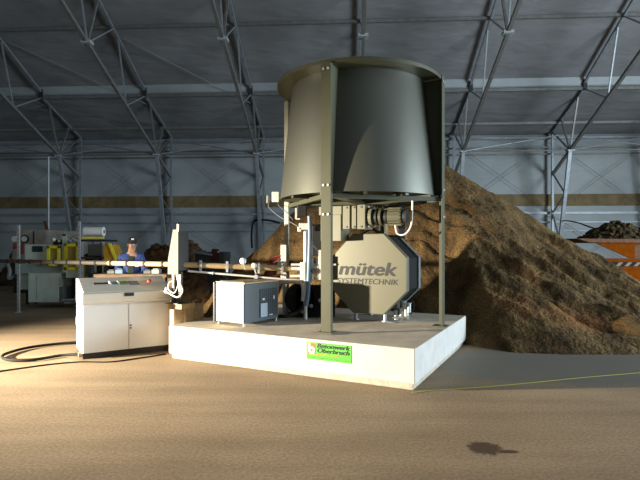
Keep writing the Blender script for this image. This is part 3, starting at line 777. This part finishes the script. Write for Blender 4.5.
# ------------------------------------------------------------------ rough heaps made of lumps
DKHEAP = mat('dark_lumps', (.085, .06, .033), .95, 0, .5, 6, .6, 20, spec=.05)
BRHEAP = mat('brown_lumps', (.13, .075, .035), .95, 0, .5, 5, .6, 20)
def lump_heap(name, c, rx, ry, h, n, r0, r1, m, label, seed=1, mound=True):
    rnd = random.Random(seed); mb = MB()
    if mound:
        n_ = 40; k_ = 14
        prof = [[mb.bm.verts.new((math.cos(2 * math.pi * i / n_) * rx * (1 - j / k_), math.sin(2 * math.pi * i / n_) * ry * (1 - j / k_),
                  h * (.92 * (1 - (1 - j / k_) ** 1.3)) + .05 * noise.noise(Vector((i * .7, j * .9, seed))) if j else 0)) for i in range(n_)] for j in range(k_)]
        for a, b in zip(prof, prof[1:]):
            for i in range(n_): mb.bm.faces.new((a[i], a[(i + 1) % n_], b[(i + 1) % n_], b[i]))
        mb.bm.faces.new(prof[-1]); mb.bm.faces.new(prof[0][::-1])
    for i in range(n):
        a = rnd.uniform(0, 2 * math.pi); q = math.sqrt(rnd.uniform(0, 1)); r = rnd.uniform(r0, r1)
        p = Vector((math.cos(a) * q * rx * .95, math.sin(a) * q * ry * .95, h * .92 * (1 - q ** 1.3) + r * .15))
        bmv = bmesh.ops.create_icosphere(mb.bm, subdivisions=1, radius=r, matrix=Matrix.Translation(p) @ Matrix.Rotation(rnd.uniform(0, 6), 4, 'Z') @ Matrix.Rotation(rnd.uniform(0, 6), 4, 'X') @ Matrix.Diagonal((1, rnd.uniform(.6, 1), rnd.uniform(.5, .9), 1)))
        for vv in bmv['verts']: vv.co += Vector([rnd.uniform(-.25, .25) * r for _ in range(3)])
    o = mb.build(name, m); o.location = c
    return tag(o, label, 'heap', kind='stuff')

# ------------------------------------------------------------------ orange hopper at the right
OD = 15.0
hz = lambda py: H - (py - HY) / F * OD
hx = lambda px: (px - 320) / F * OD
ho = thing('loading_hopper', 'orange loading hopper with striped edge behind the right flank of the heap', 'hopper', (hx(655), OD + .8, 0))
ox, oy = hx(655), OD + .8
def hq(px, py, dy=0): return Vector((hx(px) - ox, OD - oy + dy, hz(py)))
DX = Matrix.Translation((-ox, OD - oy, 0))
m = MB(); m.prism([(hx(a), hz(b)) for a, b in ((603, 262), (720, 262), (720, 308), (650, 318))], .08, DX @ MT(.05)); m.build('lower_hopper', ORANGE, ho)
m = MB(); m.prism([(hx(a), hz(b)) for a, b in ((600, 258.5), (722, 258.5), (722, 262), (602, 262))], .14, DX); m.build('upper_rail', ORANGE, ho)
m = MB()
for k in range(12):
    x = 616 + k * 9; m.prism([(hx(a), hz(b)) for a, b in ((x, 266.2), (x + 4.2, 266.2), (x + 8, 262.4), (x + 3.8, 262.4))], .02, DX @ MT(.03))
m.build('hazard_stripe', mat('stripe_pale', (.22, .17, .10), .7), ho)
m = MB(); m.prism([(hx(a), hz(b)) for a, b in ((614, 266.6), (722, 266.6), (722, 262), (609, 262))], .01, DX @ MT(.042)); m.build('stripe_backing', BLACK, ho)
m = MB(); m.prism([(hx(a), hz(b)) for a, b in ((597, 242.6), (637, 242.6), (637, 258.4), (632, 258.4))], .05, DX @ MT(.1)); m.build('gusset_panel', ORANGE, ho)
m = MB(); m.prism([(hx(a), hz(b)) for a, b in ((637, 242.6), (722, 242.6), (722, 258.4), (637, 258.4))], .05, DX @ MT(.3)); m.build('side_panel', RUST, ho)
m = MB(); m.prism([(hx(a), hz(b)) for a, b in ((577, 238.4), (722, 240.2), (722, 243.2), (590, 242.4))], 2.1, DX); m.build('tray_rim', RUST, ho)
m = MB()
for px in (660, 712):
    for dy in (.3, 1.8): m.box((hx(px) - ox, OD - oy + dy, hz(300) / 2), (.18, .18, hz(300)))
m.build('leg', DARK, ho)
lump_heap('rubble_heap', (hx(636), OD + 1.0, hz(240.2) + .02), hx(636) - hx(597), .95, .62, 260, .04, .13, DKHEAP,
          'dark lumpy heap of rubble lying on top of the orange hopper', 3)

# ------------------------------------------------------------------ left background: machine, racks, film, vehicle
MD = 13.0
def L_(px, py, d=MD): return P(px, py, d)
mo = Vector((L_(45, 300).x, MD, 0)); MO_SHIFT = Vector((.045, 0, 0))
mc = thing('processing_machine', 'grey green processing machine with yellow guards at the far left', 'machine', mo + MO_SHIFT)
def mb_(px0, py0, px1, py1, y0, dep, d=MD):
    a = P(px0, py0, d) - mo; b = P(px1, py1, d) - mo
    m = MB(); m.box(((a.x + b.x) / 2, y0 + dep / 2, (a.z + b.z) / 2), (abs(b.x - a.x), dep, abs(a.z - b.z))); return m
mb_(23, 244.5, 49, 264, 0, .5).build('control_panel', MGREEN, mc, bevel=.01)
mb_(30.5, 246, 41, 252, -.012, .02).build('screen', SCREEN, mc)
mb_(12, 262, 82, 274, .05, .7).build('bed', MGREEN_D, mc, bevel=.01)
cab = mb_(27.5, 273, 58, 302, -.05, .8).build('base_cabinet', MGREEN, mc, bevel=.01)
mb_(35.5, 276, 36.3, 300, -.056, .02).build('door_gap', MGREEN_D, cab)
mb_(52, 287, 62, 301, -.03, .6).build('side_cabinet', GREYBLUE, mc, bevel=.01)
mb_(14, 274, 26, 290, .1, .5).build('chute', MGREEN, mc, bevel=.01)
for px in (15, 24, 62, 78): mb_(px, 273, px + 2, 306, .4, .06).build('leg', DARK, mc)
for (x0, y0, x1, y1) in ((47.8, 245.5, 60.5, 266), (65, 243.5, 79, 270)):
    m = mb_(x0, y0, x1, y0 + 3, -.14, .1)
    for (a, b, c, d) in ((x0, y1 - 3, x1, y1), (x0, y0, x0 + 2.4, y1), (x1 - 2.4, y0, x1, y1)):
        A = P(a, b, MD) - mo; B = P(c, d, MD) - mo
        m.box(((A.x + B.x) / 2, -.09, (A.z + B.z) / 2), (abs(B.x - A.x), .1, abs(A.z - B.z)))
    gd = m.build('yellow_guard', YEL, mc, bevel=.006)
    mb_(x0 + 2, y0 + 2.5, x1 - 2, y1 - 2.5, -.08, .03).build('guard_mesh', YELD, gd)
mb_(61, 234, 64.5, 272, -.02, .12).build('frame_post', MGREEN, mc)
mb_(61, 233.5, 76, 236, -.02, .12).build('frame_beam', MGREEN, mc)
m = MB()
for k in range(7): m.sph(P(63.5 + k * 2, 238.5 + (k % 3) * 1.4, MD) - mo + Vector((0, .08, 0)), .055, n=10)
m.build('fittings', STEEL, mc, smooth=True)
mb_(49, 239.5, 60, 244.5, .1, .3).build('motor_box', DARK, mc, bevel=.02)
m = MB(); m.sph(P(51, 239.6, MD) - mo + Vector((0, .05, 0)), .05, n=10); m.sph(P(56.5, 241, MD) - mo + Vector((0, .05, 0)), .04, n=10); m.build('lamp', SIGNW, mc)
mb_(64, 270, 80, 278, .0, .5).build('lower_housing', MGREEN, mc, bevel=.01)
mb_(81, 256, 84.5, 278, -.1, .1).build('yellow_post', YEL, mc)
m = MB()
for k in range(12): m.sph(P(64 + (k % 6) * 2.4, 299.5 + (k // 6) * 3.2, MD) - mo + Vector((0, -.1 + .02 * k, 0)), .05, (1.4, 1, .6), n=8)
m.build('scrap', STEEL, mc)
m = MB(); m.tube([P(5, 262, MD) - mo, P(8, 271, MD) - mo, P(7, 278, MD) - mo, P(6, 276, MD) - mo + Vector((0, .3, 0))], .05, 10); m.build('hose', GREYBLUE, mc, smooth=True)

for (px, pyt, pyb, lab) in ((18.6, 225, 312.5, 'slim galvanised upright standing left of the grey machine panel'), (79.3, 221.5, 311, 'slim galvanised upright standing behind the console by the film roll')):
    d = F * H / (pyb - HY); p = P(px, pyb, d); zt = H - (pyt - HY) / F * d
    o = thing('steel_upright', lab, 'post', (p.x, p.y, 0), 0, 'galvanised uprights')
    m = MB(); m.box((0, 0, zt / 2), (.055, .045, zt)); m.build('post', STEEL, o)
    m = MB(); m.box((0, 0, .006), (.12, .12, .012)); m.build('base_plate', STEEL, o)
    m = MB()
    for k in range(int(zt / .1) - 1): m.box((0, -.0235, .1 + k * .1), (.014, .002, .04))
    m.build('slots', DARK, o)
p = P(48.5, 232, 24.3)
m = MB(); m.cyl((p.x, 24.3, 0), (p.x, 24.3, H + 93 / F * 24.3), .05, n=10)
single('wall_pole', m, STEEL, (p.x, 24.3, 0), 'thin white pole against the wall at the far left', 'pole', smooth=True)

# rack with the film roll
RD = 12.6
ro = Vector((P(94, 300, RD).x, RD, 0))
rk = thing('steel_rack', 'dark steel rack carrying the white film roll', 'rack', ro)
def rq(px, py, dy=0): return P(px, py, RD) - ro + Vector((0, dy, 0))
for px in (82, 103.5):
    for dy in (0, .6):
        p = rq(px, 240, dy); m = MB(); m.box((p.x, dy, p.z / 2), (.05, .05, p.z)); m.build('leg', STEEL, rk)
for py in (240.5, 258, 280):
    p0, p1 = rq(80.5, py), rq(107, py); m = MB(); m.box(((p0.x + p1.x) / 2, .3, p0.z), (p1.x - p0.x, .68, .05)); m.build('shelf', DARK, rk)
m = MB(); m.box((rq(94, 247).x, .3, rq(94, 250).z), (.42, .4, .30)); m.build('drive_box', GREYBLUE, rk, bevel=.01)
m = MB(); a = rq(80.2, 231.3, .0) + ro + Vector((0, .25, 0)); b = rq(99.5, 231.3, .0) + ro + Vector((0, .25, 0)); m.cyl(a, b, .122, n=28)
fr = single('film_roll', m, FILM, (a + b) / 2 - Vector((0, 0, .122)), 'white roll of plastic film lying on the steel rack', 'roll', smooth=True)
m = MB(); c0 = Vector((0, 0, .122)); m.cyl(c0 - Vector(((b - a).x / 2 + .03, 0, 0)), c0 + Vector(((b - a).x / 2 + .03, 0, 0)), .04, n=16); m.build('core', TAN, fr, smooth=True)
m = MB(); p0, p1 = rq(82, 237.8), rq(104, 237.8); m.box(((p0.x + p1.x) / 2, 0.0, p0.z), (p1.x - p0.x, .03, .05)); m.build('yellow_strip', YEL, rk)

# yellow tipping bucket and low bench
yo = Vector((P(112, 300, 12.4).x, 12.4, 0))
yb = thing('tipping_bucket', 'yellow slant sided tipping bucket right of the film rack', 'bucket', yo)
m = MB(); m.prism([(P(a, b, 12.4).x - yo.x, P(a, b, 12.4).z) for a, b in ((104, 263), (117, 263), (109.5, 244.5), (104, 244.5))], .6); m.build('bucket', mat('amber_paint', (.55, .32, .02), .5, 0, .25, 6), yb)
m = MB(); m.bar(P(117.3, 263, 12.38) - yo, P(109.5, 243.5, 12.38) - yo, .05, .06); m.build('rim', YEL, yb)
m = MB()
for px in (105, 116): m.box((P(px, 270, 12.4).x - yo.x, .3, P(px, 263, 12.4).z / 2), (.07, .5, P(px, 263, 12.4).z))
m.build('stand', DARK, yb)
BENCH = mat('dark_bench_timber', (.13, .085, .05), .8, 0, .3, 10)
bo = Vector((P(135, 300, 9.4).x, 9.4, 0))
bn = thing('work_bench', 'low wooden work bench in front of the person in blue', 'bench', bo)
zt = P(0, 273.5, 9.4).z
m = MB(); m.box((0, 0, zt - .03), (1.35, .5, .06)); m.build('bench_top', BENCH, bn, bevel=.006)
for sx in (-.6, .6):
    for sy in (-.2, .2): m = MB(); m.box((sx, sy, (zt - .06) / 2), (.07, .07, zt - .06)); m.build('leg', BENCH, bn)
rnd = random.Random(5)
for k, (px, mt, nm) in enumerate(((113, GREYBIN, 'grey'), (121, BLUE, 'blue'), (149, GREYBIN, 'dark'), (157, MGREEN_D, 'green'))):
    m = MB(); hh = .06 + .02 * (k % 2); m.box((0, 0, hh / 2), (.14, .16, hh)); m.box((0, 0, hh + .01), (.10, .12, .02))
    o = m.build('tool_box', mt, bevel=.008); o.location = (P(px, 270, 9.4).x, 9.38, zt)
    tag(o, nm + ' tool box on the low bench, ' + ('leftmost', 'second from left', 'third from left', 'rightmost')[k], 'tool box', 'tool boxes on the bench')

# old vehicle at far left
vo = Vector((P(28, 300, 17).x, 17, 0))
vh = thing('old_vehicle', 'dirty beige vehicle with round lamps behind the grey machine', 'vehicle', vo)
def vq(px, py): q = P(px, py, 17) - vo; return (q.x, q.z)
m = MB(); m.prism([vq(*t) for t in ((9.5, 262), (48, 262), (48, 229), (17, 229), (13, 234))], 3.0); m.build('body', BEIGE, vh, bevel=.1)
m = MB(); m.prism([vq(*t) for t in ((10, 296), (50, 296), (50, 262), (10, 262))], 2.6, MT(.2)); m.build('chassis', DARK, vh)
m = MB()
for px in (15.5, 25):
    q = vq(px, 239); m.cyl((q[0], -.06, q[1]), (q[0], .05, q[1]), .10, n=20)
m.build('lamp', SIGNW, vh)
m = MB()
for px in (25,):
    q = vq(px, 239); m.cyl((q[0], -.04, q[1]), (q[0], .05, q[1]), .14, n=20)
m.build('lamp_ring', BLACK, vh)
m = MB(); m.prism([vq(*t) for t in ((13, 249), (17.5, 249), (18, 243), (14, 243))], .05, MT(-.04)); m.prism([vq(*t) for t in ((21.5, 254), (24, 254), (24, 243), (21.5, 243))], .05, MT(-.04)); m.build('red_panel', mat('dull_red', (.35, .07, .08), .6), vh)
m = MB(); m.prism([vq(*t) for t in ((33.5, 252), (34.3, 252), (34.3, 231), (33.5, 231))], .03, MT(-.02)); m.build('door_gap', DARK, vh)
m = MB()
for x in (-.4, .5):
    for y in (.5, 2.3): m.cyl((x - .1, y, .32), (x + .1, y, .32), .32, n=24)
m.build('wheel', BLACK, vh, smooth=True)
m = MB(); m.bar(Vector((vq(46, 231)[0], .1, vq(46, 231)[1])), Vector((vq(43, 221)[0], .1, vq(43, 221)[1])), .10, .06); m.build('broken_board', RUST, vh)

lump_heap('scrap_heap', P(30, 0, 21.2).xy.to_3d(), 1.3, .9, 2.5, 120, .08, .22, BRHEAP, 'brown scrap heap rising behind the beige vehicle', 9)
lump_heap('compost_heap', (P(160, 0, 14.15).x, 14.15, 0), 1.85, .78, 1.78, 260, .06, .20, BRHEAP, 'dark brown lumpy heap right behind the person in blue', 11)
lump_heap('litter_heap', (P(103, 0, 17.3).x, 17.3, 0), 1.2, .9, 1.95, 150, .06, .20, DKHEAP, 'dark lumpy heap behind the film rack', 12)
lump_heap('soil_heap', (P(192, 0, 18.2).x, 18.2, 0), 1.5, 1.1, 1.95, 160, .06, .2, BRHEAP, 'dark soil heap behind the grey skip near the stand', 13)
go = Vector((P(210, 300, 15.6).x, 15.6, 0))
gb = thing('waste_skip', 'grey waste skip with dull red end panel right of the support stand', 'skip', go)
def gq(px, py): q = P(px, py, 15.6) - go; return (q.x, q.z)
m = MB(); m.prism([gq(*t) for t in ((197, 290), (222, 290), (224, 252), (195, 252))], 1.2); m.build('bin_body', GREYBIN, gb)
m = MB(); m.prism([gq(*t) for t in ((211, 262), (219, 262), (219, 249), (212, 249))], .06, MT(-.06)); m.build('red_panel', REDBIN, gb)
m = MB(); m.prism([gq(*t) for t in ((194, 253), (213, 256), (213, 254), (194, 250))], .1, MT(-.1)); m.build('rim', STEEL, gb)
m = MB(); q = gq(218.5, 252); m.sph((q[0], -.05, q[1]), .035, n=8); m.build('reflector', SIGNW, gb)

# cables on the wall
m = MB(); m.tube([P(252, 248, 24.6), P(251.5, 235, 24.6), P(253, 223, 24.6), P(258, 220, 24.6), P(270, 220.5, 24.6), P(280, 223, 24.6)], .05, 8)
single('wall_hose', m, BLACK, P(252, 248, 24.6), 'black hose arching on the wall left of the silo', 'hose', smooth=True)
m = MB(); m.tube([P(562, 220.5, 23.8), P(575, 222, 22.5), P(590, 227, 20), P(606, 232, 17.5), P(615, 236, 16)], .03, 8)
single('feed_cable', m, BLACK, P(562, 220.5, 23.8), 'black cable sagging from the right post to the rubble heap', 'cable', smooth=True)

# ------------------------------------------------------------------ person in blue
def skinned(name, verts, edges, m, parent, root=0, sub=2):
    me = bpy.data.meshes.new(name); me.from_pydata([v[0] for v in verts], edges, [])
    o = bpy.data.objects.new(name, me); col.objects.link(o)
    o.modifiers.new('skin', 'SKIN'); sub_ = o.modifiers.new('sub', 'SUBSURF'); sub_.levels = sub; sub_.render_levels = sub
    for i, vtx in enumerate(verts):
        r = vtx[1]; me.skin_vertices[0].data[i].radius = r if isinstance(r, tuple) else (r, r)
        me.skin_vertices[0].data[i].use_root = (i == root)
    bpy.context.view_layer.update()
    ev = o.evaluated_get(bpy.context.evaluated_depsgraph_get())
    nm = bpy.data.meshes.new_from_object(ev); bpy.data.objects.remove(o); nm.name = name
    nm.materials.clear(); nm.materials.append(m); nm.polygons.foreach_set('use_smooth', [True] * len(nm.polygons))
    q = bpy.data.objects.new(name, nm); col.objects.link(q); q.parent = parent
    return q
pd = 10.0
pe = thing('person', 'person in open blue work jacket and dark cap looking down at the bench', 'person', (P(131.5, 0, pd).x, pd, 0), R(14))
# local frame: person faces -y
V = []; E = []
def av(p, r, link=None):
    V.append((p, r)); i = len(V) - 1
    if link is not None: E.append((link, i))
    return i
pel = av((0, .02, .93), (.15, .11)); sp1 = av((0, .02, 1.10), (.14, .105), pel); che = av((0, 0, 1.30), (.165, .115), sp1)
shm = av((0, -.03, 1.43), (.11, .085), che); nk = av((0, -.055, 1.50), .055, shm); hd0 = av((.02, -.085, 1.57), (.068, .075), nk)
hd1 = av((.025, -.095, 1.64), (.078, .098), hd0); hd2 = av((.025, -.085, 1.71), (.07, .09), hd1)
for s in (-1, 1):
    sh = av((s * .17, -.02, 1.41), .065, shm); el = av((s * .255, -.05, 1.14), .046, sh)
    wr = av((s * .20, -.27, 1.00), .03, el); pm = av((s * .19, -.34, .975), (.038, .018), wr)
    for k, (dx, ln) in enumerate(((-.034, .062), (-.012, .075), (.012, .07), (.034, .055))):
        a = av((s * .19 + dx, -.385, .968), .0095, pm); b = av((s * .19 + dx * 1.1, -.385 - ln * .55, .955), .0088, a); av((s * .19 + dx * 1.1, -.385 - ln * .8, .93), .0075, b)
    a = av((s * .19 - s * .045, -.32, .965), .011, wr); b = av((s * .19 - s * .065, -.36, .955), .0095, a)
    hp_ = av((s * .09, .02, .86), .095, pel); kn = av((s * .105, .0, .48), .062, hp_); an = av((s * .11, .03, .10), .042, kn); av((s * .12, -.12, .045), (.042, .035), an)
skinned('body', V, E, SKIN, pe)
V = []; E = []
b0 = av((0, .03, .84), (.20, .145)); b1 = av((0, .03, 1.08), (.185, .14), b0); b2 = av((0, .015, 1.28), (.205, .145), b1); b3 = av((0, -.01, 1.41), (.15, .11), b2); b4 = av((0, -.03, 1.47), (.085, .08), b3)
for s in (-1, 1):
    a = av((s * .18, -.015, 1.41), .085, b3); b = av((s * .265, -.045, 1.14), .066, a); c = av((s * .215, -.23, 1.02), .05, b)
skinned('jacket', V, E, JACKET, pe)
V = []; E = []
b0 = av((0, .02, .95), (.165, .125))
for s in (-1, 1):
    a = av((s * .095, .02, .84), .108, b0); b = av((s * .11, .0, .48), .078, a); c = av((s * .115, .03, .12), .066, b)
skinned('trousers', V, E, TROUS, pe)
m = MB(); m.prism([(-.045, 1.42), (.045, 1.42), (.055, 1.2), (.06, .95), (-.06, .95), (-.05, 1.2)], .02, MT(-.135)); m.build('shirt_front', SHIRT, pe, bevel=.006)
m = MB(); m.box((.12, -.155, 1.225), (.075, .008, .032)); m.build('name_badge', SIGNW, pe)
hc = Vector((.025, -.09, 1.67))
m = MB(); m.sph(hc + Vector((0, .005, .04)), .10, (.90, 1.12, .85), 20); m.box(hc + Vector((.02, -.115, .045)), (.15, .13, .014), Matrix()); cp = m.build('cap', CAPM, pe, smooth=True)
m = MB(); m.box(hc + Vector((.02, -.108, .085)), (.055, .012, .032)); m.build('cap_badge', SIGNW, cp)
m = MB(); m.sph(hc + Vector((0, .05, -.03)), .082, (.98, .7, .75), 16); m.build('hair', HAIR, pe, smooth=True)
m = MB(); m.sph(hc + Vector((0, -.105, -.045)), .018, (.8, 1.2, 1.3), 10); m.build('nose', SKIN, pe, smooth=True)
m = MB()
for s in (-1, 1): m.sph(hc + Vector((s * .032, -.090, -.015)), .012, (1.2, .7, .7), 10)
m.build('eye', EYE, pe)
m = MB(); m.sph(hc + Vector((0, -.092, -.088)), .022, (1.1, .5, .3), 10); m.build('mouth', mat('lips', (.25, .09, .07), .5), pe)
m = MB()
for s in (-1, 1): m.sph(hc + Vector((s * .08, .0, -.03)), .026, (.4, .8, 1.2), 10)
m.build('ear', SKIN, pe, smooth=True)
m = MB()
for s in (-1, 1): m.sph((s * .12, -.05, .045), .06, (.85, 2.2, .75), 14)
m.build('shoe', BLACK, pe, smooth=True)

# ------------------------------------------------------------------ light
w = bpy.data.worlds.new('world'); sc.world = w; w.use_nodes = True
bg = w.node_tree.nodes['Background']; bg.inputs['Color'].default_value = (.66, .74, .84, 1); bg.inputs['Strength'].default_value = .05
def lamp(name, typ, loc, target, energy, color, **k):
    d = bpy.data.lights.new(name, typ); d.energy = energy; d.color = color
    for a, b in k.items(): setattr(d, a, b)
    o = bpy.data.objects.new(name, d); col.objects.link(o); o.location = loc
    o.rotation_euler = (Vector(target) - Vector(loc)).to_track_quat('-Z', 'Y').to_euler()
    return o
LP = Vector((-8.6, 4.9, 1.42))
def aim(az, el): return Vector((math.cos(R(az)) * math.cos(R(el)), math.sin(R(az)) * math.cos(R(el)), math.sin(R(el))))
fl_ = lamp('floodlight', 'SPOT', LP, LP + aim(14, -6), 15000, (1.0, .87, .67), spot_size=R(112), spot_blend=.85, shadow_soft_size=.08)
fl_.rotation_euler = ((aim(14, -6)).to_track_quat('-Z', 'Y') @ Matrix.Rotation(R(19), 3, 'Z').to_quaternion()).to_euler()
fl_.scale = (1.0, .34, 1.0)
gate = hp(20.6, 4.6, 3.0)
lamp('gate_daylight', 'AREA', gate, gate + Vector((-10, .5, .35)), 6500, (.76, .90, 1.0), shape='RECTANGLE', size=12.0, size_y=5.5)

sc.view_settings.view_transform = 'Standard'; sc.view_settings.look = 'None'
sc.view_settings.gamma = 1; sc.view_settings.use_curve_mapping = False
sc.view_settings.exposure = 0.0
